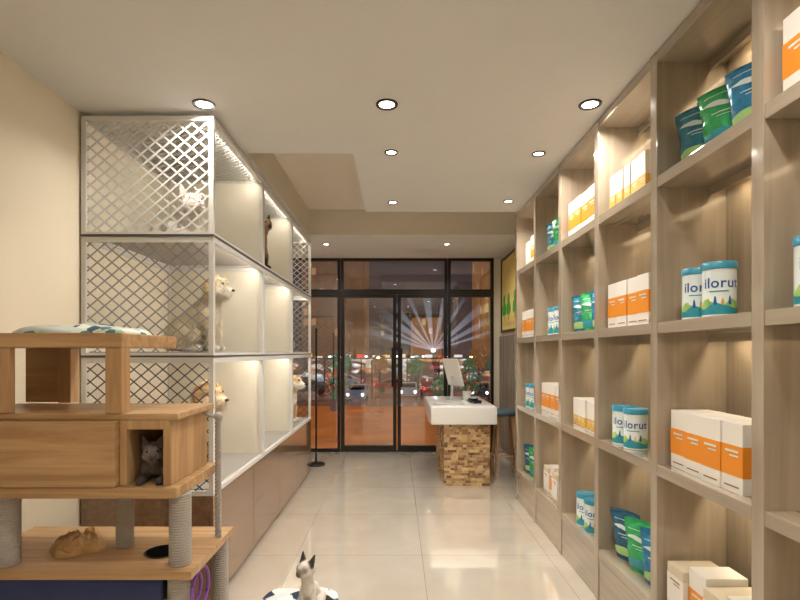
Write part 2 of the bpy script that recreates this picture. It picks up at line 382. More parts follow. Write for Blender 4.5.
for ci in range(3):
    for ri in range(3):
        y0, y1 = CY[ci]+.002, CY[ci+1]-.002; z0, z1 = CZ[ri]
        t = thing('pet_cage', 'white metal pet cage, %s row, %s column of the cage bank' % (rown[ri], coln[ci]), 'pet cage', (cx0, y0, z0), 0, 'stacked pet cages')
        b = bmn(); s = .024
        for x in (cx0, cx1-s):
            for y in (y0, y1-s): box(b, x, x+s, y, y+s, z0, z1)
            for z in (z0, z1-s): box(b, x, x+s, y0+s, y1-s, z, z+s)
        for y in (y0, y1-s):
            for z in (z0, z1-s): box(b, cx0+s, cx1-s, y, y+s, z, z+s)
        obj('frame', b, M['metal'], t, world=True)
        if ri:
            b = bmn(); box(b, cx1, cx1+.002, y0, y1, z0, z0+.011)
            if ci == 0: box(b, cx0, cx1+.002, y0-.002, y0, z0, z0+.011)
            obj('tier_gap_strip', b, M['edge'], t, world=True)  # dark strip stands in for the shade in the gap between tiers
        b = bmn(); rbox(b, cx0+s, cx1-s, y0+s, y1-s, z0+.012, z0+.03, .004); obj('floor_tray', b, M['tray'], t, world=True)
        b = bmn(); box(b, cx0+.004, cx0+.010, y0+s, y1-s, z0+s, z1-s); obj('back_panel', b, M['cream'], t, world=True)
        lm = (M['metald'], M['metalm'], M['metal'])[ri]  # lower lattices use darker copies of the white metal to look backlit
        if ci == 0:
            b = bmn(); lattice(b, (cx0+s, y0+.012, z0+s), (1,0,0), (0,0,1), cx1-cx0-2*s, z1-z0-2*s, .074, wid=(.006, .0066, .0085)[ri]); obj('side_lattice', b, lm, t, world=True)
        if ci == 2:
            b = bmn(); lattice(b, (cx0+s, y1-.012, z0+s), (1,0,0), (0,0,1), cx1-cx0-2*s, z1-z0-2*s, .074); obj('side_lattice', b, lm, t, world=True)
        else:
            b = bmn(); box(b, cx0+s, cx1-s, y1-.016, y1-.010, z0+s, z1-s); obj('partition', b, M['cream'], t, world=True)
        if ri == 2:
            b = bmn(); lattice(b, (cx0+s, y0+s, z1-.012), (1,0,0), (0,1,0), cx1-cx0-2*s, y1-y0-2*s, .048, wid=.013); obj('top_lattice', b, M['metal'], t, world=True)
        b = bmn(); box(b, cx1-s-.006, cx1-s-.0005, y0+.05, y1-.05, z1-.018, z1-.004); obj('led_strip', b, M['strip'], t, world=True)
        area((cx1-s-.012, (y0+y1)/2, z1-(.010 if ri < 2 else .022)), .010, (2.3, 2.3, 1.9)[ri], (1, .91, .76), rot=(0, math.radians(50), 0), shape='RECTANGLE', sizey=.85, parent=t, name='cage_light')
# base cabinet
t = thing('base_cabinet', 'glossy brown wooden base cabinet running under the cages', 'cabinet', (cx0, 2.53, 0))
b = bmn(); box(b, cx0, cx1-.02, 2.53, 5.41, 0, .568); obj('body', b, M['cab'], t, world=True)
for k in range(4):
    y0 = 2.53+.72*k
    b = bmn(); rbox(b, cx1-.02, cx1, y0+.002, y0+.716, .03, .566, .002); obj('cabinet_door', b, M['cab'], t, world=True)
# ------------------------------------------------------------------ shelving
SX = 1.05; SB = 1.345; U = [.277+.59*i for i in range(8)]; UT = .05
SZ = [.27, .845, 1.42, 2.01]
t = thing('shelving_unit', 'tall beige laminate wall shelving with open square lit compartments', 'shelving', (SX, .25, 0))
for y in U:
    b = bmn(); box(b, SX, SB-.012, y-UT/2, y+UT/2, .001, 2.515); obj('upright', b, M['shelf'], t, bevel=.002, world=True)
b = bmn(); box(b, SB-.012, SB, U[0]-UT/2, U[-1]+UT/2, .001, 2.515); obj('back_panel', b, M['shelf'], t, world=True)
for i in range(7):
    y0, y1 = U[i]+UT/2+.0005, U[i+1]-UT/2-.0005
    for j, z in enumerate(SZ + [2.515]):
        b = bmn(); box(b, SX+.002, SB-.0125, y0, y1, z-.045, z); obj('shelf', b, M['shelf_h'], t, bevel=.002, world=True)
    b = bmn(); box(b, SX+.006, SX+.024, y0, y1, .002, SZ[0]-.046); obj('plinth_panel', b, M['shelf_h'], t, world=True)
    for j, z in enumerate(SZ):
        top = (SZ + [2.515])[j+1]-.045
        # slim valance hides the LED strip that washes the back panel
        b = bmn(); box(b, SB-.086, SB-.080, y0, y1, top-.036, top-.0003); obj('light_valance', b, M['shelf_h'], t, world=True)
        b = bmn(); box(b, SB-.076, SB-.062, y0+.06, y1-.06, top-.005, top-.0005); obj('light_strip', b, M['strip'], t, world=True)
        area((SB-.068, (y0+y1)/2, top-.008), .014, 1.15, (1, .82, .56), rot=(0, math.radians(10), 0), shape='RECTANGLE', sizey=.36, parent=t, name='shelf_light')
# ------------------------------------------------------------------ products
def proto_carton(name, w, d, h, body, band, lo=.22, hi=.72):
    t = thing(name, 'x', 'carton'); b = bmn(); rbox(b, -d/2, d/2, -w/2, w/2, 0, h, .0015); obj('box', b, body, t)
    b = bmn(); e = .0007
    box(b, -d/2-e, d/2+e, -w/2-e, w/2+e, h*lo, h*hi); obj('print_band', b, band, t)
    lm = M['brownline'] if body is not M['carton'] else M['print']
    for (a, c, p, q) in ((-.3,.3,hi-.10,hi-.07), (-.3,.1,hi-.16,hi-.14), (-.34,.34,.08,.10)):
        b = bmn(); box(b, -d/2-e*2, -d/2-e, w*a, w*c, h*p, h*q); obj('print_line', b, lm if p > .2 else M['brownline'], t)
    return t
P = {}
P['box'] = proto_carton('pet_food_carton', .104, .15, .225, M['carton'], M['orange'], .24, .68)
P['small'] = proto_carton('small_carton', .066, .12, .175, M['carton'], M['yellow'], .1, .42)
P['tan'] = proto_carton('tan_carton', .11, .17, .20, M['cartonc'], M['carton'], .15, .8)
def bent_text(s, size, r, z, a0):
    cu = bpy.data.curves.new('lettering', 'FONT'); cu.body = s; cu.size = size; cu.align_x = 'CENTER'; cu.offset = .0007; cu.resolution_u = 3; cu.space_character = 1.06
    o = bpy.data.objects.new('lettering_source', cu); C.objects.link(o)
    dg = bpy.context.evaluated_depsgraph_get(); me = bpy.data.meshes.new_from_object(o.evaluated_get(dg))
    bm = bmesh.new(); bm.from_mesh(me); bpy.data.objects.remove(o); bpy.data.meshes.remove(me)
    bmesh.ops.subdivide_edges(bm, edges=[e for e in bm.edges if e.calc_length() > .01], cuts=2)
    for v in bm.verts:
        a = a0 + v.co.x / r
        v.co = Vector((r*math.cos(a), r*math.sin(a), z + v.co.y))
    return bm
def make_can():
    R, h = .053, .19; af = PI+.95
    t = thing('milk_powder_can', 'x', 'can'); b = bmn()
    lathe(b, [(0,0),(R-.002,0),(R,.003),(R,.006),(R-.001,.008),(R-.001,h-.024),(0,h-.024)], seg=40); obj('can_body', b, M['canbody'], t, smooth=True)
    b = bmn(); lathe(b, [(R-.0005,h-.026),(R+.002,h-.024),(R+.002,h-.004),(R-.001,h),(R-.006,h-.001),(R-.008,h-.004),(0,h-.004)], seg=40); obj('lid', b, M['lid'], t, smooth=True)
    b = bmn(); lathe(b, [(R-.0004,.008),(R-.0004,.020)], seg=40); obj('teal_print', b, M['tealp'], t, smooth=True)
    def wave(name, m, base, amp, n, ph, rr, lo):
        b = bmn(); top = []; bot = []
        for q in range(81):
            a = 2*PI*q/80; z = base+amp*math.sin(n*a+ph)+.3*amp*math.sin(2*n*a+ph*2)
            top.append(b.verts.new((rr*math.cos(a), rr*math.sin(a), z))); bot.append(b.verts.new((rr*math.cos(a), rr*math.sin(a), lo)))
        for q in range(80): b.faces.new((bot[q], bot[q+1], top[q+1], top[q]))
        bmesh.ops.remove_doubles(b, verts=b.verts[:], dist=.00001); obj(name, b, m, t, smooth=True)
    wave('green_print', M['greenp'], .050, .010, 4, .6, R-.0004, .020)
    wave('wave_print', M['tealp'], .038, .009, 3, 2.1, R-.0001, .020)
    for k in range(4):
        b = bmn(); a = af + (k-1.5)*.42; rr = R+.0001; h_ = .026 if k % 2 else .018
        c = [(-.10,.046),(-.05,.046+h_*.8),(0,.046+h_),(.05,.046+h_*.8),(.10,.046),(.05,.040),(-.05,.040)]
        b.faces.new([b.verts.new((rr*math.cos(a+x), rr*math.sin(a+x), z)) for x, z in c]); obj('leaf_print', b, [M['greenp'], M['bluep'], M['yellow'], M['bluep']][k], t)
    b = bmn(); rr = R+.0001
    for q in range(14):
        a1, a2 = af-.55+q*.08, af-.55+(q+1)*.08
        b.faces.new([b.verts.new((rr*math.cos(x), rr*math.sin(x), z)) for x, z in ((a1,.085),(a2,.085),(a2,.089),(a1,.089))])
    bmesh.ops.remove_doubles(b, verts=b.verts[:], dist=.00001); obj('label_line', b, M['tealp'], t)
    b = bent_text('ilorut', .049, R+.0001, .100, af+.16); obj('lettering', b, M['bluep'], t)
    return t
P['can'] = make_can()
def make_bag(m, seed, name='pet_food_bag', w=.175, h=.235, d=.10):
    t = thing(name, 'x', 'bag'); nu, nv = 30, 36
    def pt(u, v, s):
        prof = math.sqrt(max(0, 1-v**2.6))*(.8+.2*min(1, v*6)); th = d/2*prof*max(0, 1-abs(u)**2.6)**.6
        if v > .92: th = .0012
        ww = w/2*(1-.07*math.sin(PI*v))*(1-.05*(v > .92))
        cr = .0055*noise.noise(Vector((u*3.2+seed, v*5, s)))+.0042*(.35-abs(noise.noise(Vector((u*5, v*6+seed, s)))))
        lean = .006*math.sin(v*3+seed)
        if th > .0015: th += cr*prof
        return Vector((-s*th + lean*v, u*ww + .040*v + .006*v*noise.noise(Vector((v*3, seed, 0))), v*h*(1-.035*abs(u)**3)))
    b = bmn(); G = {}
    for s in (1, -1):
        for i in range(nu+1):
            for j in range(nv+1): G[s,i,j] = b.verts.new(pt(-1+2*i/nu, j/nv, s))
        for i in range(nu):
            for j in range(nv): b.faces.new((G[s,i,j], G[s,i+1,j], G[s,i+1,j+1], G[s,i,j+1]))
    for i in range(nu): b.faces.new((G[1,i,0], G[1,i+1,0], G[-1,i+1,0], G[-1,i,0]))
    bmesh.ops.remove_doubles(b, verts=b.verts[:], dist=.0003); obj('pouch', b, m, t, smooth=True)
    def patch(name, m_, f0, f1, u0, u1, off=.0014, n=16, nn=3):
        b = bmn(); g = [[b.verts.new(pt(u0+(u1-u0)*k/n, f0(k/n)+(f1(k/n)-f0(k/n))*j/nn, 1)+Vector((-off,0,0))) for j in range(nn+1)] for k in range(n+1)]
        for k in range(n):
            for j in range(nn): b.faces.new((g[k][j], g[k+1][j], g[k+1][j+1], g[k][j+1]))
        obj(name, b, m_, t, smooth=True)
    patch('lower_print', M['limep'] if m is not M['baggreen'] else M['tealp'], lambda x: .10, lambda x: .20+.08*math.sin(x*PI*.9), -.88, .88, nn=6)
    patch('swoosh_print', M['print'], lambda x: .58+.10*x, lambda x: .58+.10*x+.09*math.sin(x*PI), -.75, .7)
    patch('print_line', M['print'], lambda x: .52, lambda x: .535, -.5, .35, nn=1)
    patch('print_line', M['print'], lambda x: .47, lambda x: .480, -.5, .15, nn=1)
    patch('print_line', M['print'], lambda x: .82, lambda x: .83, -.6, .6, nn=1)
    return t
for q, k in enumerate(('teal','green','navy','blue')): P['bag'+k] = make_bag(M['bag'+k], q*3.7)
used = set()
bayn = ['bay cut off by the picture edge', 'nearest full bay', 'second full bay', 'third full bay', 'fourth full bay', 'farthest bay']
rownm = ['bottom shelf', 'third shelf down', 'second shelf down', 'top shelf']
ordn = ['leftmost', 'second from left', 'third from left', 'fourth from left', 'fifth from left']
desc = {'box': 'white carton, orange band', 'small': 'small yellow-footed carton', 'tan': 'cream and white carton', 'can': 'white tin, teal lid',
        'bagteal': 'teal foil bag', 'baggreen': 'green foil bag', 'bagnavy': 'dark blue foil bag', 'bagblue': 'blue foil bag'}
grp = {'box': 'orange banded cartons', 'small': 'small yellow footed cartons', 'tan': 'cream cartons', 'can': 'tins with teal lids'}
pitch = {'box': .108, 'small': .073, 'tan': .116, 'can': .124}
def put(bay, row, kinds, start=.02):
    y = U[bay+2]-UT/2-start
    for k, kd in enumerate(kinds):
        w = pitch.get(kd, .150); y -= w/2
        lab = '%s, %s, %s, %s' % (desc[kd], ordn[k] if len(kinds) > 1 else 'alone', rownm[row], bayn[bay])
        xx = SX+.115 if kd in ('box','tan') else SX+.10
        xx += random.uniform(-.006, .006)
        g = grp.get(kd, 'foil food bags'); rz = random.uniform(-.010, .010)
        src = P[kd]
        if kd.startswith('bag'): xx = SX + .12; rz = .52
        if kd == 'can': rz = random.uniform(-.08, .10); xx = SX + .075
        z = SZ[row] + .0005
        if kd in used: o = dup(src, (xx, y, z), rz, lab, g)
        else:
            o = src; used.add(kd); o.location = (xx, y, z); o.rotation_euler = (0,0,rz); o['label'] = lab; o['group'] = g
        y -= w/2
put(0,3,['box']); put(0,2,['can'], .035)
put(1,3,['bagteal','baggreen','bagblue'], .055); put(1,2,['can','can'], .09); put(1,1,['box']*4); put(1,0,['tan','box','tan','box'], .03)
put(2,3,['small']*5, .06); put(2,2,['box']*4); put(2,1,['can','can'], .07); put(2,0,['bagnavy','baggreen','bagblue'], .055)
put(3,3,['box']*4); put(3,2,['bagteal','baggreen','bagblue'], .055); put(3,1,['small']*5, .10); put(3,0,['can','can'], .16)
put(4,3,['bagteal','baggreen'], .10); put(4,2,['can','can'], .18); put(4,1,['box']*4); put(4,0,['tan','box','tan'], .10)
put(5,3,['tan','box'], .18); put(5,2,['box']*4, .03); put(5,1,['can','can'], .15); put(5,0,['bagnavy','baggreen','bagnavy'], .055)

# ------------------------------------------------------------------ animals
def critter(name, label, cat, loc, rz, sc, pose, kind, col, pts_col=None, yaw=0, pitchh=0, eyem='eye', group=None, belly=None, ear=1.0, slim=1.0, fluff=.0012, hair=.006, nh=7000, face=None, hs=1.0):
    t = thing(name, label, cat, loc, rz, group)
    pc = pts_col or col; be = belly or col; fc = face or pc
    S = []
    def seg(p, r, q, s, c): S.append((Vector(p)*sc, r*sc, Vector(q)*sc, s*sc, c))
    if pose == 'sit':
        hy = .087*slim
        seg((-.085,0,hy),hy-.002,(-.02,0,.155),.072*slim,col); seg((-.02,0,.155),.072*slim,(.04,0,.205),.060*slim,col); seg((.055,0,.18),.05*slim,(.055,0,.215),.050*slim,be)
        Hd = Vector((.085,0,.318)); seg((.04,0,.215),.055*slim,(.075,0,.29),.038,col)
        for s in (-1,1):
            seg((.045,.036*s*slim,.185),.034*slim,(.07,.037*s,.10),.020,col); seg((.07,.037*s,.10),.020,(.066,.037*s,.025),.016,pc if kind == 'cat' else col); seg((.066,.037*s,.02),.018,(.092,.038*s,.018),.017,pc if kind == 'cat' else be)
            seg((-.075,.055*s*slim,.09),.058*slim,(-.005,.070*s*slim,.085),.036,col); seg((-.005,.073*s*slim,.08),.03,(-.07,.072*s*slim,.028),.022,col); seg((-.07,.072*s*slim,.022),.02,(.022,.076*s,.018),.017,pc if kind == 'cat' else be)
        seg((-.15,0,.05),.022,(-.19,.05,.022),.017,pc); seg((-.19,.05,.022),.017,(-.13,.13,.017),.014,pc); seg((-.13,.13,.017),.014,(-.04,.15,.015),.011,pc)
    else:
        seg((-.13,0,.076),.075,(.05,0,.078),.066,col); seg((.05,0,.085),.06,(.12,0,.12),.042,col)
        Hd = Vector((.15,0,.15))
        for s in (-1,1):
            seg((.06,.045*s,.06),.036,(.10,.05*s,.022),.021,col); seg((.10,.05*s,.02),.02,(.20,.045*s,.018),.018,pc)
            seg((-.12,.05*s,.06),.055,(-.06,.075*s,.04),.036,col); seg((-.07,.08*s,.02),.02,(.0,.09*s,.018),.018,pc)
        seg((-.2,0,.04),.024,(-.24,.05,.02),.018,pc); seg((-.24,.05,.02),.018,(-.18,.12,.016),.014,pc)
    R = Matrix.Rotation(yaw, 3, 'Z') @ Matrix.Rotation(pitchh, 3, 'Y')
    def hp(x, y, z): return Hd + R @ (Vector((x,y,z))*hs)
    def hseg(p, r, q, s, c): seg(hp(*p), r*hs, hp(*q), s*hs, c)
    if kind == 'cat':
        hseg((-.012,0,.004),.044,(.012,0,0),.040,col); hseg((.028,0,-.008),.028,(.045,0,-.017),.017,fc)
        if face:
            for s in (-1,1): hseg((.026,.016*s,.004),.022,(.036,.008*s,-.004),.018,fc)
        for s in (-1,1):
            hseg((.01,.022*s,-.014),.026,(.03,.013*s,-.018),.018,be if pts_col is None else col)
            e = ear     # each ear a flat triangle: a fan of tapering ridges
            for q in (-.014, 0, .012):
                hseg((-.002,(.027+q)*s,.026),.011*e,(-.007,(.044+q*.15)*s,.026+.052*e),.0035,pc)
    else:
        hseg((-.015,0,.010),.052,(.010,0,.006),.047,col); hseg((.02,0,-.006),.037,(.055,0,-.018),.026,be); hseg((.052,0,-.016),.025,(.070,0,-.020),.020,be)
        hseg((.02,0,-.03),.024,(.054,0,-.038),.014,be)
        for s in (-1,1):
            hseg((.012,.028*s,-.012),.028,(.028,.018*s,-.018),.022,be)
            hseg((-.014,.038*s,.034),.017,(-.018,.058*s,.006),.018,pc); hseg((-.018,.058*s,.006),.018,(-.008,.060*s,-.036),.013,pc)
    b = bmn()
    for p, r, q, s, c in S:
        n = max(1, int((q-p).length/(min(r, s)*.4)+.99)); n = min(n, 16)
        for k in range(n+1):
            f = k/n; bmesh.ops.create_icosphere(b, subdivisions=2, radius=r+(s-r)*f, matrix=Matrix.Translation(p.lerp(q, f)))
    me = bpy.data.meshes.new('t'); b.to_mesh(me); b.free()
    o = bpy.data.objects.new('t', me); C.objects.link(o)
    rm = o.modifiers.new('r', 'REMESH'); rm.mode = 'VOXEL'; rm.voxel_size = .0042*sc
    sm = o.modifiers.new('s', 'SMOOTH'); sm.iterations = 5; sm.factor = .5
    dg = bpy.context.evaluated_depsgraph_get(); me2 = bpy.data.meshes.new_from_object(o.evaluated_get(dg))
    bpy.data.objects.remove(o); bpy.data.meshes.remove(me)
    at = me2.color_attributes.new('Col', 'FLOAT_COLOR', 'POINT')
    nrm = [v.normal.copy() for v in me2.vertices]
    zmin = min(v.co.z for v in me2.vertices)
    for v in me2.vertices:
        acc = Vector((0,0,0)); W = 0
        for p, r, q, s, c in S:
            d = q-p; f = max(0, min(1, (v.co-p).dot(d)/max(1e-9, d.length_squared))); dist = (v.co-(p+d*f)).length-(r+(s-r)*f)
            w = math.exp(-max(0, dist+.004*sc)/(.0035*sc)); acc += Vector(c)*w; W += w
        cc = acc/max(W, 1e-9) if W > 1e-12 else Vector(col)
        at.data[v.index].color = (*cc, 1)
    for v, n in zip(me2.vertices, nrm):
        q = v.co/sc
        v.co = v.co + n*sc*fluff*(noise.noise(q*55)+.6*noise.noise(Vector((q.x*160, q.y*160, q.z*60))))
        v.co.z = max(v.co.z, zmin)
    for v in me2.vertices: v.co.z -= zmin
    me2.materials.clear(); me2.materials.append(M['fur'])
    for p in me2.polygons: p.use_smooth = True
    bo = bpy.data.objects.new('body', me2); C.objects.link(bo); bo.parent = t
    me2.name = 'body'
    # coat of fine hairs on the body (child, uncountable)
    rnd = random.Random(len(label)); vs, fs, cs = [], [], []; NV = len(me2.vertices); eyes = [hp(.036,.021*s,.010)*sc for s in (-1,1)]+[hp(.07,0,-.014)*sc]
    for k in range(nh):
        i = rnd.randrange(NV); v = me2.vertices[i].co; n = nrm[i]
        if v.z < .012*sc or any((v-e).length < .016*sc for e in eyes): continue
        v = v + Vector((rnd.uniform(-1,1), rnd.uniform(-1,1), rnd.uniform(-1,1)))*.002*sc
        d = (n*.55 + Vector((-.35, 0, -.75)) + Vector((rnd.uniform(-1,1), rnd.uniform(-1,1), rnd.uniform(-1,1)))*.34)
        d -= n*min(0, d.dot(n)-.25); d.normalize(); sd = d.cross(n)
        if sd.length < .05: continue
        sd = sd.normalized()*.0012*sc; L = hair*sc*rnd.uniform(.6, 1.25); j = len(vs)
        a, b_, c_ = v-sd-n*.001*sc, v+sd-n*.001*sc, v+d*L
        if c_.z < .002: continue
        vs += [a, b_, c_]; fs.append((j, j+1, j+2)); q = rnd.uniform(.82, 1.12); cc = at.data[i].color; cs += [(cc[0]*q, cc[1]*q, cc[2]*q, 1)]*3
    hm = bpy.data.meshes.new('fur'); hm.from_pydata(vs, [], fs); ca = hm.color_attributes.new('Col', 'FLOAT_COLOR', 'POINT')
    for k, c in enumerate(cs): ca.data[k].color = c
    hm.materials.append(M['fur']); ho = bpy.data.objects.new('fur', hm); C.objects.link(ho); ho.parent = t; ho['kind'] = 'stuff'
    for s in (-1,1):
        b = bmn(); e = (.035, .020*s, .009) if kind == 'cat' else (.043, .022*s, .018)
        sph(b, hp(*e)*sc, (.0088 if kind == 'cat' else .0078)*sc*hs, 12); obj('eye', b, M[eyem], t, smooth=True)
    b = bmn(); e = (.0615,0,-.011) if kind == 'cat' else (.089,0,-.014)
    sph(b, hp(*e)*sc, (.0045 if kind == 'cat' else .0090)*sc*hs, 10, (1,1.2,.8)); obj('nose', b, M['nose'], t, smooth=True)
    return t
dark = (.05,.038,.032); gold = (.60,.42,.22); whi = (.80,.76,.70)
critter('kitten', 'pale kitten with dark ears and face sitting on the patterned floor mat', 'cat', (-.42, 2.42, .024), -1.7, .80, 'sit', 'cat', (.70,.65,.58), dark, yaw=-.5, pitchh=-.18, eyem='eyeb', ear=1.08, slim=.70, hair=.0045, face=(.13,.09,.07), hs=1.12)
critter('dog', 'cream dog looking out of the nearest middle-row cage', 'dog', (-1.145, 2.92, 1.303), -.05, 1.16, 'sit', 'dog', (.78,.69,.52), (.66,.50,.30), yaw=-.2, belly=(.84,.78,.67), slim=1.05, hair=.024, nh=20000)
critter('cat', 'white cat resting behind the lattice of the nearest top-row cage', 'cat', (-1.26, 2.92, 1.917), -.9, 1.35, 'lie', 'cat', whi, (.80,.66,.62), yaw=.2, pitchh=-.1, eyem='eyeb', hair=.010, nh=9000)
critter('cat', 'brown cat with dark face peering from the centre cage of the top row', 'cat', (-1.065, 3.74, 1.917), -.3, 1.05, 'sit', 'cat', (.36,.24,.14), dark, yaw=-.3, slim=.85)
critter('dog', 'golden dog sitting inside the nearest bottom-row cage', 'dog', (-1.20, 2.92, .601), -.2, 1.40, 'sit', 'dog', gold, (.48,.29,.13), yaw=-.2, belly=(.76,.64,.48), slim=1.0, hair=.020, nh=16000)
critter('dog', 'small tan dog in the farthest bottom-row cage', 'dog', (-1.12, 5.0, .601), -.1, 1.25, 'sit', 'dog', gold, (.42,.25,.12), yaw=-.2, belly=whi, slim=.9, hair=.014, nh=6000)
critter('kitten', 'small grey and white kitten resting inside the cat tree cubby', 'cat', (-.875, 1.86, .842), -1.40, .72, 'lie', 'cat', (.16,.13,.115), (.07,.055,.05), yaw=.25, pitchh=.05, belly=(.6,.55,.52), ear=1.0, hair=.006)

# ------------------------------------------------------------------ cat tree
ct = thing('cat_tree', 'large oak cat tree with sisal posts beside the cages', 'cat tree', (-1.1, 1.9, 0))
def cp(name, bm, m, **k): return obj(name, bm, m, k.pop('parent', ct), world=True, **k)
L = -1.55
b = bmn(); rbox(b, L, -.935, 1.70, 2.12, 1.315, 1.365, .004); cp('top_platform', b, M['oak'])
b = bmn(); rbox(b, -.996, -.938, 1.705, 1.76, 1.09, 1.315, .003); cp('post', b, M['oak_v'])
b = bmn(); rbox(b, -1.40, -1.345, 2.06, 2.115, 1.09, 1.315, .003); cp('post', b, M['oak_v'])
b = bmn(); rbox(b, L, -1.32, 1.705, 1.73, 1.09, 1.315, .003); cp('side_panel', b, M['oak_v'])
b = bmn(); rbox(b, L, -1.405, 2.085, 2.105, 1.09, 1.315, .003); cp('back_panel', b, M['oak'])
b = bmn(); rbox(b, L, -.75, 1.71, 2.05, 1.067, 1.09, .003); cp('middle_platform', b, M['oak'])
b = bmn(); rbox(b, L, -.952, 1.685, 2.05, .842, 1.066, .004); cp('storage_box', b, M['oak'])
b = bmn()
box(b, -.950, -.925, 1.71, 2.04, .842, 1.066); box(b, -.80, -.775, 1.71, 2.04, .842, 1.066); box(b, -.925, -.80, 2.025, 2.04, .842, 1.066)
box(b, -.925, -.80, 1.71, 1.73, 1.035, 1.066)
cp('cubby', b, M['oak_v'], bevel=.002)
b = bmn(); rbox(b, L, -.745, 1.69, 2.08, .803, .841, .004); cp('lower_platform', b, M['oak'])
# base board with a round opening
b = bmn(); hx, hy, hr = -.875, 1.87, .062; n = 32
x0, x1, y0, y1, z0, z1 = L, -.70, 1.70, 2.14, .525, .553
def edgept(a):
    dx, dy = math.cos(a), math.sin(a); c = []
    if dx > 1e-9: c.append((x1-hx)/dx)
    if dx < -1e-9: c.append((x0-hx)/dx)
    if dy > 1e-9: c.append((y1-hy)/dy)
    if dy < -1e-9: c.append((y0-hy)/dy)
    k = min(c); return hx+dx*k, hy+dy*k
angs = sorted([2*PI*k/n for k in range(n)] + [math.atan2(y-hy, x-hx) % (2*PI) for x in (x0,x1) for y in (y0,y1)])
A = []
for a in angs:
    ex, ey = edgept(a); ix, iy = hx+hr*math.cos(a), hy+hr*math.sin(a)
    A.append([b.verts.new(v) for v in ((ix,iy,z1),(ex,ey,z1),(ex,ey,z0),(ix,iy,z0))])
for k in range(len(A)):
    p, q = A[k], A[(k+1)%len(A)]
    for i in range(4): b.faces.new((p[i], q[i], q[(i+1)%4], p[(i+1)%4]))
cp('base_platform', b, M['oak'])
b = bmn(); lathe(b, [(hr+.001,.5535),(hr+.004,.556),(hr-.002,.557),(hr-.003,.52),(hr-.006,.40),(0,.39)], (hx, hy, 0), 32); cp('dark_hole_lining', b, M['black'], smooth=True)  # black cup stands in for the darkness below the hole
def sisal(x, y, r, z0, z1, name='sisal_post'):
    n = int((z1-z0)/.009); prof = [(0, z0)]
    for k in range(n):
        z = z0+(z1-z0)*k/n; dz = (z1-z0)/n
        prof += [(r-.002, z+.0005), (r, z+dz*.5)]
    prof += [(r-.002, z1-.0002), (0, z1)]
    b = bmn(); lathe(b, prof, (x, y, 0), 24); cp(name, b, M['sisal'], smooth=False)
sisal(-.765, 1.765, .038, .553, .803); sisal(-1.365, 1.76, .036, .553, .803); sisal(-1.05, 1.93, .033, .553, .803)
sisal(-.765, 1.755, .038, .022, .525); sisal(-.74, 2.09, .034, .022, .525)
b = bmn(); rbox(b, L, -.70, 1.68, 2.16, 0.001, .022, .003); cp('ground_board', b, M['oak'])
b = bmn()
for ph in (0, 2*PI/3, 4*PI/3):
    tube(b, [(-.722+.0065*math.cos(ph+z*130), 2.02+.0065*math.sin(ph+z*130), .553+z) for z in [i*.005 for i in range(97)]], .0075, 6)
cp('rope_pole', b, M['sisal'], smooth=True)
b = bmn(); sph(b, (-.722, 2.02, 1.04), .018, 14); tube(b, [(-.725, 2.02, 1.035), (-.76, 2.0, 1.05), (-.80, 1.99, 1.078)], .007, 8); cp('rope_knot', b, M['sisal'], smooth=True)
b = bmn(); rbox(b, L, -.81, 1.72, 1.735, .03, .52, .004); cp('fabric_pocket', b, M['navy'])
for rr in (.075, .055):
    b = bmn(); tube(b, [(-.715-(.075-rr), 1.82+rr*math.cos(a), .44+rr*math.sin(a)) for a in [2*PI*i/28 for i in range(29)]], .006, 6, cap=False)
    cp('toy_ring', b, M['purple'], smooth=True)
# cloths
def cushion(name, cx, cy, z, rx, ry, h, m, label, cat, seed, ang=0, crumple=0):
    rnd = random.Random(seed); n, rings = 90, 36; b = bmn(); ph = [rnd.uniform(0, 6) for _ in range(6)]
    def rad(a): return 1+(.06*math.sin(3*a+ph[0])+.05*math.sin(5*a+ph[1])+.02*math.sin(9*a+ph[2]))
    top = []
    for i in range(rings+1):
        f = i/rings; row = []
        for k in range(n):
            e = 3.2 if not crumple else 4
            a = 2*PI*k/n; sup = (abs(math.cos(a))**e+abs(math.sin(a))**e)**(-1/e)
            R = rad(a)*f*sup; x, y = R*rx*math.cos(a), R*ry*math.sin(a)
            zz = h*(1-f**4)**.5*(.75+.25*math.sin(x*19+ph[3])*math.cos(y*23+ph[4]))
            if crumple:
                rd = (1-abs(noise.noise(Vector((x*14, y*14, seed))))*3.2); r2 = 1-abs(noise.noise(Vector((x*34+3, y*34, seed))))*3
                zz = h*(1-f**4)**.6*max(.12, .30+.45*rd+.28*r2)
            row.append(b.verts.new((x*math.cos(ang)-y*math.sin(ang), x*math.sin(ang)+y*math.cos(ang), max(.0008, zz)) if i else (0,0,h*.7)))
            if i == 0: break
        top.append(row)
    for k in range(n): b.faces.new((top[0][0], top[1][k], top[1][(k+1)%n]))
    for i in range(1, rings):
        for k in range(n): b.faces.new((top[i][k], top[i+1][k], top[i+1][(k+1)%n], top[i][(k+1)%n]))
    bot = [b.verts.new((v.co.x, v.co.y, 0)) for v in top[-1]]
    for k in range(n): b.faces.new((top[-1][k], bot[k], bot[(k+1)%n], top[-1][(k+1)%n]))
    b.faces.new(bot[::-1])
    o = solid(name, b, m, label, cat); o.location = (cx, cy, z)
    for p in o.data.polygons: p.use_smooth = True
    return o
cushion('pet_blanket', -1.19, 1.90, 1.3655, .225, .15, .042, M['cloth'], 'leaf patterned pet blanket on top of the cat tree', 'blanket', 3)
cushion('crumpled_bag', -1.23, 1.93, .5535, .085, .12, .050, M['sack'], 'crumpled tan bag on the lower board of the cat tree', 'bag', 5, .6, 1)
cushion('floor_mat', -.50, 2.52, .0005, .23, .23, .022, M['cloth2'], 'blue and white patterned mat under the kitten in the foreground', 'mat', 9)

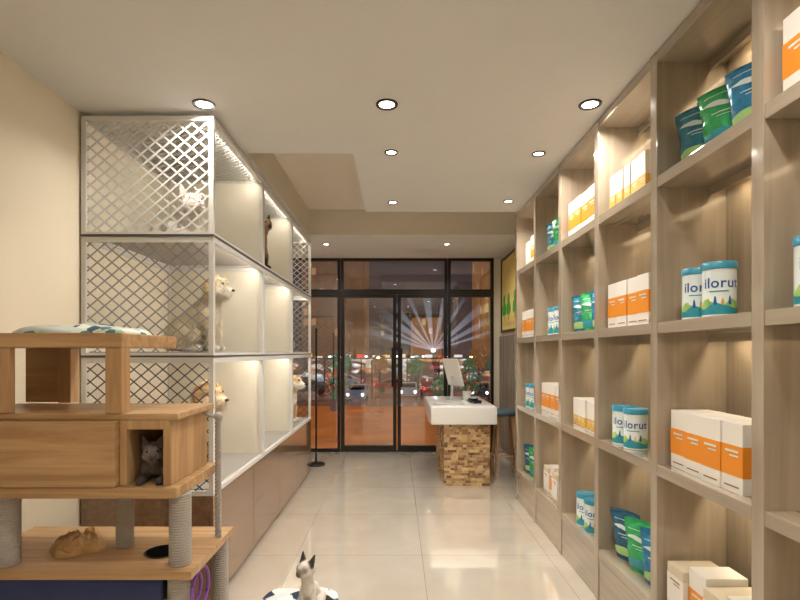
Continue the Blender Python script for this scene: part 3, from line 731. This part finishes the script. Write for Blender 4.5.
# ------------------------------------------------------------------ counter
t = thing('service_counter', 'service counter with wood mosaic base and thick white top', 'counter', (.65, 5.4, 0))
b = bmn(); rbox(b, .325, .965, 4.80, 5.95, .60, .775, .012, seg=3); obj('countertop', b, M['white'], t, world=True, smooth=True)
b = bmn(); box(b, .472, .885, 4.866, 5.90, .001, .599); obj('core', b, M['oak'], t, world=True)
b = bmn(); cols = []
pal = [(.36,.20,.085),(.50,.30,.13),(.62,.42,.20),(.20,.11,.05),(.44,.28,.14),(.66,.48,.26),(.28,.16,.075),(.55,.38,.21)]
def blk(*a):
    vs, fs = box(b, *a); cols.extend([random.choice(pal)]*6)
rh = .02488
for r in range(24):
    z = .001+r*rh
    x = .456
    while x < .899:
        w = random.choice((.022,.035,.05,.065)); x2 = min(x+w, .90)
        if .90-x2 < .015: x2 = .90
        blk(x+.001, x2-.001, 4.866-random.uniform(.006,.022), 4.866, z+.0008, z+rh-.0008); x = x2
    for side in (0, 1):
        y = 4.866
        while y < 5.899:
            w = random.choice((.04,.06,.08)); y2 = min(y+w, 5.90)
            p = random.uniform(.005,.016)
            if side == 0: blk(.472-p, .472, y+.001, y2-.001, z+.0008, z+rh-.0008)
            else: blk(.885, .885+p, y+.001, y2-.001, z+.0008, z+rh-.0008)
            y = y2
o = obj('mosaic_cladding', b, M['mosaic'], t, world=True)
at = o.data.color_attributes.new('Col', 'FLOAT_COLOR', 'CORNER')
for p in o.data.polygons:
    for li in p.loop_indices: at.data[li].color = (*cols[p.index], 1)
zt_ = .7755
t = thing('monitor', 'thin white desktop monitor seen from the side on the counter', 'monitor', (.60, 5.35, zt_), math.radians(118))
b = bmn(); rbox(b, -.08, .08, -.07, .07, 0, .012, .004); obj('base', b, M['white'], t)
b = bmn(); rbox(b, -.016, .016, .01, .024, .012, .27, .004); obj('stand', b, M['grey'], t)
tl = Matrix.Translation((0, -.005, .29)) @ Matrix.Rotation(math.radians(-16), 4, 'X')
b = bmn(); rbox(b, -.14, .14, -.008, .008, -.13, .17, .004, tl); obj('housing', b, M['white'], t)
b = bmn(); box(b, -.13, .13, -.0095, -.0082, -.12, .16, tl); obj('screen', b, M['screen'], t)
t = thing('keyboard', 'pale keyboard lying on the white counter', 'keyboard', (.52, 5.02, zt_), math.radians(8))
b = bmn(); rbox(b, -.15, .15, -.055, .055, 0, .014, .004); obj('case', b, M['grey'], t)
b = bmn()
for i in range(14):
    for j in range(4): box(b, -.143+i*.0205, -.143+i*.0205+.017, -.046+j*.0235, -.046+j*.0235+.019, .0142, .018)
obj('keys', b, M['white'], t)
t = thing('card_terminal', 'small dark card terminal at the right of the counter', 'card terminal', (.80, 5.15, zt_), .3)
b = bmn(); rbox(b, -.04, .04, -.08, .08, 0, .03, .006); rbox(b, -.038, .038, 0, .078, .028, .045, .005); obj('housing', b, M['screen'], t)
b = bmn(); box(b, -.03, .03, .012, .066, .0452, .047); obj('display', b, M['grey'], t)
b = bmn(); lathe(b, [(0,0),(.04,0),(.046,.01),(.048,.10),(.044,.10),(.042,.012),(0,.012)], seg=28)
t = thing('pen_cup', 'white pen cup beside the monitor', 'cup', (.76, 5.45, zt_)); obj('cup', b, M['white'], t, smooth=True)
for k in range(3):
    b = bmn(); tube(b, [(.0+.01*k-.01, .008*k-.01, .013), (.03*math.cos(k*2), .03*math.sin(k*2), .155+.01*k)], .004, 8); obj('pen', b, [M['orange'], M['tealp'], M['black']][k], t, smooth=True)
t = thing('bar_stool', 'wooden stool with dark blue-grey round seat behind the counter', 'stool', (1.135, 5.28, 0))
b = bmn(); lathe(b, [(0,.64),(.150,.64),(.160,.65),(.160,.675),(.145,.69),(0,.694)], seg=36); obj('seat', b, M['seat'], t, smooth=True)
for k in range(4):
    a = PI/4+k*PI/2; b = bmn(); tube(b, [(.165*math.cos(a), .165*math.sin(a), .002), (.10*math.cos(a), .10*math.sin(a), .642)], [.016, .020], 10); obj('leg', b, M['oak_v'], t, smooth=True)
b = bmn(); tube(b, [(.142*math.cos(2*PI*k/24), .142*math.sin(2*PI*k/24), .22) for k in range(25)], .009, 8, cap=False); obj('foot_ring', b, M['oak_v'], t, smooth=True)
t = thing('slatted_wall_panel', 'vertical taupe slats on the right wall below the clover picture', 'wall panel', (XR, 5.5, .09))
b = bmn(); box(b, XR-.012, XR-.001, 4.46, 6.48, .082, 1.50); obj('backing', b, M['slat'], t, world=True)
for k in range(22):
    y = 4.48+k*.09; b = bmn(); rbox(b, XR-.036, XR-.0125, y, y+.05, .082, 1.50, .003); obj('slat', b, M['slat'], t, world=True)
t = thing('wall_picture', 'black framed yellow picture with green clovers on the right wall', 'picture', (XR, 5.8, 1.57))
yA, yB_, zA, zB = 5.15, 6.36, 1.57, 2.44
b = bmn(); box(b, XR-.014, XR-.001, yA, yB_, zA, zB); obj('poster', b, M['paper'], t, world=True)
b = bmn()
for a in ((yA-.03, yB_+.03, zA-.03, zA), (yA-.03, yB_+.03, zB, zB+.03), (yA-.03, yA, zA, zB), (yB_, yB_+.03, zA, zB)): box(b, XR-.026, XR-.001, *a)
obj('frame', b, M['black'], t, world=True)
b = bmn(); box(b, XR-.0155, XR-.0142, yA+.03, yB_-.03, 1.62, 1.66); obj('gold_line', b, M['gold'], t, world=True)
for (yc, zc) in ((5.66, 1.86), (5.98, 1.86), (6.22, 1.86)):
    b = bmn()
    for k in range(3):
        a = PI/2 + k*2*PI/3; c = (yc+.062*math.cos(a), zc+.078*math.sin(a))
        vs = [b.verts.new((XR-.0152-.0003*k, c[0]+.060*math.cos(2*PI*i/20), c[1]+.072*math.sin(2*PI*i/20))) for i in range(20)]; b.faces.new(vs)
    box(b, XR-.0165, XR-.0145, yc-.010, yc+.010, zc-.17, zc)
    obj('clover', b, M['clover'], t, world=True)
t = thing('pole_stand', 'black pole stand with round base beside the last cage', 'stand', (-.93, 5.75, 0))
b = bmn(); lathe(b, [(0,.001),(.10,.001),(.105,.012),(.09,.025),(.03,.04),(0,.04)], seg=36); obj('base', b, M['black'], t, smooth=True)
b = bmn(); tube(b, [(0,0,.035),(0,0,1.55)], .011, 12); sph(b, (0,0,1.56), .014, 14); obj('pole', b, M['black'], t, smooth=True)

# ------------------------------------------------------------------ outside (night city seen through the glass)
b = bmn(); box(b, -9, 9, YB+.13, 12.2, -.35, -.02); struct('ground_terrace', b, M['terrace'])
b = bmn(); box(b, -90, 90, 12.3, 180, -3.2, -3.0); struct('ground_road', b, M['asphalt'])
def building(x0, x1, y, z1, m, label, step=None):
    t = thing('building', label, 'building', ((x0+x1)/2, y, -3))
    b = bmn(); box(b, x0, x1, y, y+14, -3, z1); obj('block', b, m, t, world=True)
    b = bmn(); box(b, x0-.4, x1+.4, y-.4, y+14.4, z1, z1+.8); obj('parapet', b, M['black'], t, world=True)
    if step:
        b = bmn(); box(b, x0+step, x1-step, y+3, y+11, z1+.8, z1+8); obj('roof_storey', b, m, t, world=True)
cm1 = city_mat('facade_brown', (.30,.13,.06), (1,.50,.20), .55, 1.3, 1.7, .60, .5, .28)
cm2 = city_mat('facade_dark', (.05,.05,.09), (.9,.6,.35), .5, 1.2, 1.6, .7, .5, .25)
cm3 = city_mat('facade_orange', (.48,.20,.07), (1,.66,.32), .65, 1.5, 2.0, .58, .6, .35)
cm4 = shopfront_mat()
building(-42, -17, 78, 26, cm2, 'dark apartment block at the far left through the glass', 3)
building(-16, -5.5, 84, 34, cm1, 'tall brown building through the left glass door', 3)
building(-4, 3, 120, 10, cm2, 'low dark distant building behind the light beams')
building(3.5, 10, 112, 9, cm3, 'low glowing building behind the searchlight')
building(13.5, 24, 76, 32, cm3, 'orange lit building through the right hand glass', 2)
building(25, 44, 80, 22, cm1, 'broad brown building beyond the picture wall', 4)
t = thing('shop_arcade', 'bright low shop arcade across the street with colourful lit fronts', 'arcade', (0, 66, -3))
b = bmn(); box(b, -30, 32, 66, 74, -3, .4); obj('front', b, cm4, t, world=True)
b = bmn(); box(b, -30, 32, 65.6, 74, .4, .5); obj('canopy', b, M['black'], t, world=True)
sg = [(1,.10,.05),(1,.9,.8),(1,.55,.15),(1,.8,.5),(.3,.7,.8),(1,.95,.9)]
for k in range(22):
    x = -16+k*1.8+random.uniform(-.3,.3); z = .52+random.uniform(0,.1); b = bmn(); box(b, x, x+random.uniform(.7,1.3), 65.7, 65.9, z, z+random.uniform(.2,.5))
    obj('lit_sign', b, mat('sign_glow_%d' % k, sg[k%6], .5, emit=sg[k%6], es=1.2), t, world=True)
def street_lamp(m):
    t = thing('street_lamp', 'x', 'street lamp'); b = bmn(); tube(b, [(0,0,0),(0,0,3.4),(.15,0,3.75),(.5,0,3.85)], [.09,.06,.05,.04], 10); obj('pole', b, M['tyre'], t, smooth=True)
    b = bmn(); rbox(b, .3, .85, -.14, .14, 3.84, 3.95, .03); obj('hood', b, M['tyre'], t)
    b = bmn(); sph(b, (.6,0,3.78), .17, 12, (1,.8,.6)); obj('lamp_glass', b, m, t, smooth=True)
    return t
la = street_lamp(M['lampglow']); lb = street_lamp(M['lampwhite'])
sp_ = [(-6.6,52),(-4.3,60),(-2.4,48),(-.6,62),(1.1,55),(2.6,61),(4.2,50),(5.6,60),(7.4,54),(-8.4,58)]
wh = ['left of the first door frame','behind the left door','in the left door, nearer the street','left of the door meeting point','right of the door meeting point','in the right door, far back','in the right door, near the street','behind the right window edge','beyond the monitor','at the far left of the street']
for k, ((x, y), w_) in enumerate(zip(sp_, wh)):
    s_ = la if k % 2 == 0 else lb; lab = '%s street lamp %s' % ('warm' if k % 2 == 0 else 'white', w_)
    if k < 2: s_.location = (x, y, -3); s_['label'] = lab; s_['group'] = 'street lamps outside'
    else: dup(s_, (x, y, -3), 0, lab, 'street lamps outside')
def make_car(m):
    t = thing('parked_car', 'x', 'car'); prof = [(-2.2,.35),(-2.25,.75),(-2.1,.95),(-1.35,1.0),(-.7,1.42),(.75,1.45),(1.5,1.02),(2.2,.92),(2.25,.4)]
    b = bmn(); A = [b.verts.new((x,-.85,z)) for x, z in prof]; B = [b.verts.new((x,.85,z)) for x, z in prof]
    for i in range(len(prof)): j = (i+1)%len(prof); b.faces.new((A[i],A[j],B[j],B[i]))
    b.faces.new(A[::-1]); b.faces.new(B); obj('body', b, m, t, bevel=.06)
    p2 = [(-1.15,1.03),(-.65,1.36),(.68,1.38),(1.25,1.05)]
    for s in (-1,1):
        b = bmn(); b.faces.new([b.verts.new((x,.862*s,z)) for x, z in p2]); obj('side_window', b, M['carglass'], t)
    b = bmn(); b.faces.new([b.verts.new(v) for v in ((-1.3,-.7,1.06),(-.74,-.7,1.41),(-.74,.7,1.41),(-1.3,.7,1.06))]); obj('windscreen', b, M['carglass'], t)
    for x in (-1.4,1.4):
        for s in (-1,1):
            b = bmn(); lathe(b, [(0,-.1),(.30,-.1),(.33,-.06),(.33,.06),(.30,.1),(0,.1)], (x,.78*s,.33), 20, Matrix.Rotation(PI/2,3,'X')); obj('wheel', b, M['tyre'], t)
    for s in (-1,1):
        b = bmn(); sph(b, (-2.22,.62*s,.72), .14, 10, (.5,1,1)); obj('headlamp', b, M['head'], t)
        b = bmn(); sph(b, (2.22,.62*s,.78), .13, 10, (.5,1,1)); obj('tail_lamp', b, M['tail'], t)
    return t
cw = mat('white_car_paint', (.5,.5,.52), .25, emit=(.6,.6,.7), es=.2); cr = mat('red_car_paint', (.5,.03,.03), .25, emit=(.6,.05,.03), es=.2); cs = mat('dark_car_paint', (.06,.06,.08), .25, emit=(.1,.1,.14), es=.2)  # faint emission stands for street light on the bodywork
cars = [(cw,-3.5,44,PI*.5,'white car facing the shop on the street outside'), (cr,3.2,50,-PI*.5,'red car driving away on the street outside'), (cs,-9.0,50,.1,'dark car crossing at left behind the terrace'),
        (cs,7.6,46,PI*.45,'dark car facing the shop on the right of the street'), (cr,-.2,54,PI,'red car crossing the middle of the street'), (cs,6.0,62,0,'dark car crossing in front of the arcade'),
        (cw,1.0,47,PI*.5,'white car facing the shop beside the red car'), (cw,-6.5,62,0,'white car crossing at the left in front of the arcade')]
seen = {}
for m_, x, y, a, lab in cars:
    if m_.name in seen: dup(seen[m_.name], (x,y,-3), a, lab, 'cars on the street')
    else:
        o = make_car(m_); o.location = (x,y,-3); o.rotation_euler = (0,0,a); o['label'] = lab; o['group'] = 'cars on the street'; seen[m_.name] = o
# street trees, with lamplight put into the foliage as a glow
def tree(x, y, h, lab, m):
    t = thing('street_tree', lab, 'tree', (x, y, -3), 0, 'trees along the street')
    b = bmn(); tube(b, [(0,0,0),(.05,.02,h*.4),(-.04,0,h*.75)], [.16,.11,.05], 8); obj('trunk', b, M['tyre'], t, smooth=True)
    b = bmn(); rn = random.Random(int(x*10)+int(y))
    for k in range(900):
        d = Vector((rn.gauss(0,1), rn.gauss(0,1), rn.gauss(0,.8))).normalized()*rn.uniform(.5,1)
        p = Vector((d.x*h*.27, d.y*h*.27, h*.68+d.z*h*.28)); q = Vector((rn.uniform(-1,1), rn.uniform(-1,1), rn.uniform(-1,1))).normalized()*.16; r_ = q.cross(Vector((rn.random(), rn.random(), 1))).normalized()*.09
        b.faces.new([b.verts.new(v) for v in (p-q, p+r_, p+q, p-r_)])
    obj('foliage', b, m, t)
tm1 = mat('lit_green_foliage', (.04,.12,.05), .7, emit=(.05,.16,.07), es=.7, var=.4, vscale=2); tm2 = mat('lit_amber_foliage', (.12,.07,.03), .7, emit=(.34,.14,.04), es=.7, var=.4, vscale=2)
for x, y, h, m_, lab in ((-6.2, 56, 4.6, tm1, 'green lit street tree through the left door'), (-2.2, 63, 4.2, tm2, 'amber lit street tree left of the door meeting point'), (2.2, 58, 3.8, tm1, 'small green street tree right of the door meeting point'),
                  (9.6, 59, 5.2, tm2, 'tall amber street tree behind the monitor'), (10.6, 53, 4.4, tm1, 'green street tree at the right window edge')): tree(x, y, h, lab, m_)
def shrub(x, y, h, lab, fl=True):
    t = thing('potted_shrub', lab, 'potted plant', (x, y, -.02))
    b = bmn(); lathe(b, [(0,0),(.14,0),(.19,.26),(.17,.26),(.165,.22),(0,.22)], seg=24); obj('pot', b, M['pot'], t, smooth=True)
    b = bmn()
    for k in range(380):
        a = random.uniform(0, 2*PI); f = random.random(); r = .28*math.sin(PI*min(1, f*.8+.18))*random.uniform(.4,1); z = .25+f*h
        p = Vector((r*math.cos(a), r*math.sin(a), z)); d = Vector((random.uniform(-1,1), random.uniform(-1,1), random.uniform(-.2,1))).normalized(); s = d.cross(Vector((.3,.5,.8))).normalized()*.022
        b.faces.new([b.verts.new(v) for v in (p, p+d*.04+s, p+d*.085, p+d*.04-s)])
    obj('foliage', b, M['leaf'], t)
    b = bmn(); tube(b, [(0,0,.2),(.01,0,.25+h*.7)], .015, 8); obj('stem', b, M['oak_v'], t)
    if fl:
        b = bmn()
        for k in range(26):
            a = random.uniform(0, 2*PI); z = .35+random.random()*h*.9; sph(b, (.25*math.cos(a)*math.sin(PI*min(1,z/(h+.3)*.9)), .25*math.sin(a)*math.sin(PI*min(1,z/(h+.3)*.9)), z), .028, 8)
        obj('flowers', b, M['flower'], t)['kind'] = 'stuff'
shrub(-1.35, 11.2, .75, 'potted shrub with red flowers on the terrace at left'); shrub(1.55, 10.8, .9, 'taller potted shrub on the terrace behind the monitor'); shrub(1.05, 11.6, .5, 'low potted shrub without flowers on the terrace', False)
# glowing cones stand in for lit haze of search light beams: fade with distance from the lamp (object space)
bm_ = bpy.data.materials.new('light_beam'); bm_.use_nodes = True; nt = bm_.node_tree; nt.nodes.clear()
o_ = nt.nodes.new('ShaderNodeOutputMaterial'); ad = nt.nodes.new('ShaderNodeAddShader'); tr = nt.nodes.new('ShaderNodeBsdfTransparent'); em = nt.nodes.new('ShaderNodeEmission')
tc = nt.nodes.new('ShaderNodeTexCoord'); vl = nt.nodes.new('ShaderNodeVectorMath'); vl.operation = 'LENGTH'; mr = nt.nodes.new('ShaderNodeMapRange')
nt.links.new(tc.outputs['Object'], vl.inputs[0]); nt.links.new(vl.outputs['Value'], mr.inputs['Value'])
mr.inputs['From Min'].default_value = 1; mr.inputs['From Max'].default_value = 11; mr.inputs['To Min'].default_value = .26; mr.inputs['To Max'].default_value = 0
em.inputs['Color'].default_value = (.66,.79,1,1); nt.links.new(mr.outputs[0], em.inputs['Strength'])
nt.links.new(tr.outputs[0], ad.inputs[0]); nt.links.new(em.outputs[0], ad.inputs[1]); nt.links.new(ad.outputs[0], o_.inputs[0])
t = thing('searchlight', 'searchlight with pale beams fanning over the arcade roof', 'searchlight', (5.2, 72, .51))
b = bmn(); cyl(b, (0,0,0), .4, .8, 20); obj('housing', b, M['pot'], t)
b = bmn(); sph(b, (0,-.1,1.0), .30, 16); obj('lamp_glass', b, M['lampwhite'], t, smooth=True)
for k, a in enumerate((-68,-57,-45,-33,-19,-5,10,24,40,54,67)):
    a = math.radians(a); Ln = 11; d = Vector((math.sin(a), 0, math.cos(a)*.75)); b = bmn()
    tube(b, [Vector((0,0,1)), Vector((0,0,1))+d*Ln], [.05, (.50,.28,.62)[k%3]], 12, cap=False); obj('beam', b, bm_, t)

# ------------------------------------------------------------------ world, camera
w = bpy.data.worlds.new('night'); scene.world = w; w.use_nodes = True; nt = w.node_tree
bg = nt.nodes['Background']; tc = nt.nodes.new('ShaderNodeTexCoord'); sx = nt.nodes.new('ShaderNodeSeparateXYZ'); r = nt.nodes.new('ShaderNodeValToRGB')
nt.links.new(tc.outputs['Generated'], sx.inputs[0]); nt.links.new(sx.outputs['Z'], r.inputs['Fac'])
r.color_ramp.elements[0].color = (.085,.052,.052,1); r.color_ramp.elements[1].position = .25; r.color_ramp.elements[1].color = (.014,.014,.030,1)
nt.links.new(r.outputs['Color'], bg.inputs['Color']); bg.inputs['Strength'].default_value = 1.0
cam = bpy.data.cameras.new('camera'); cam.sensor_width = 36; cam.lens = 500/800*36; cam.shift_x = 3/800; cam.shift_y = 52/800
cam.clip_start = .05; cam.clip_end = 500
co = bpy.data.objects.new('camera', cam); C.objects.link(co); co.location = (0, 0, H); co.rotation_euler = (PI/2, 0, 0)
scene.camera = co
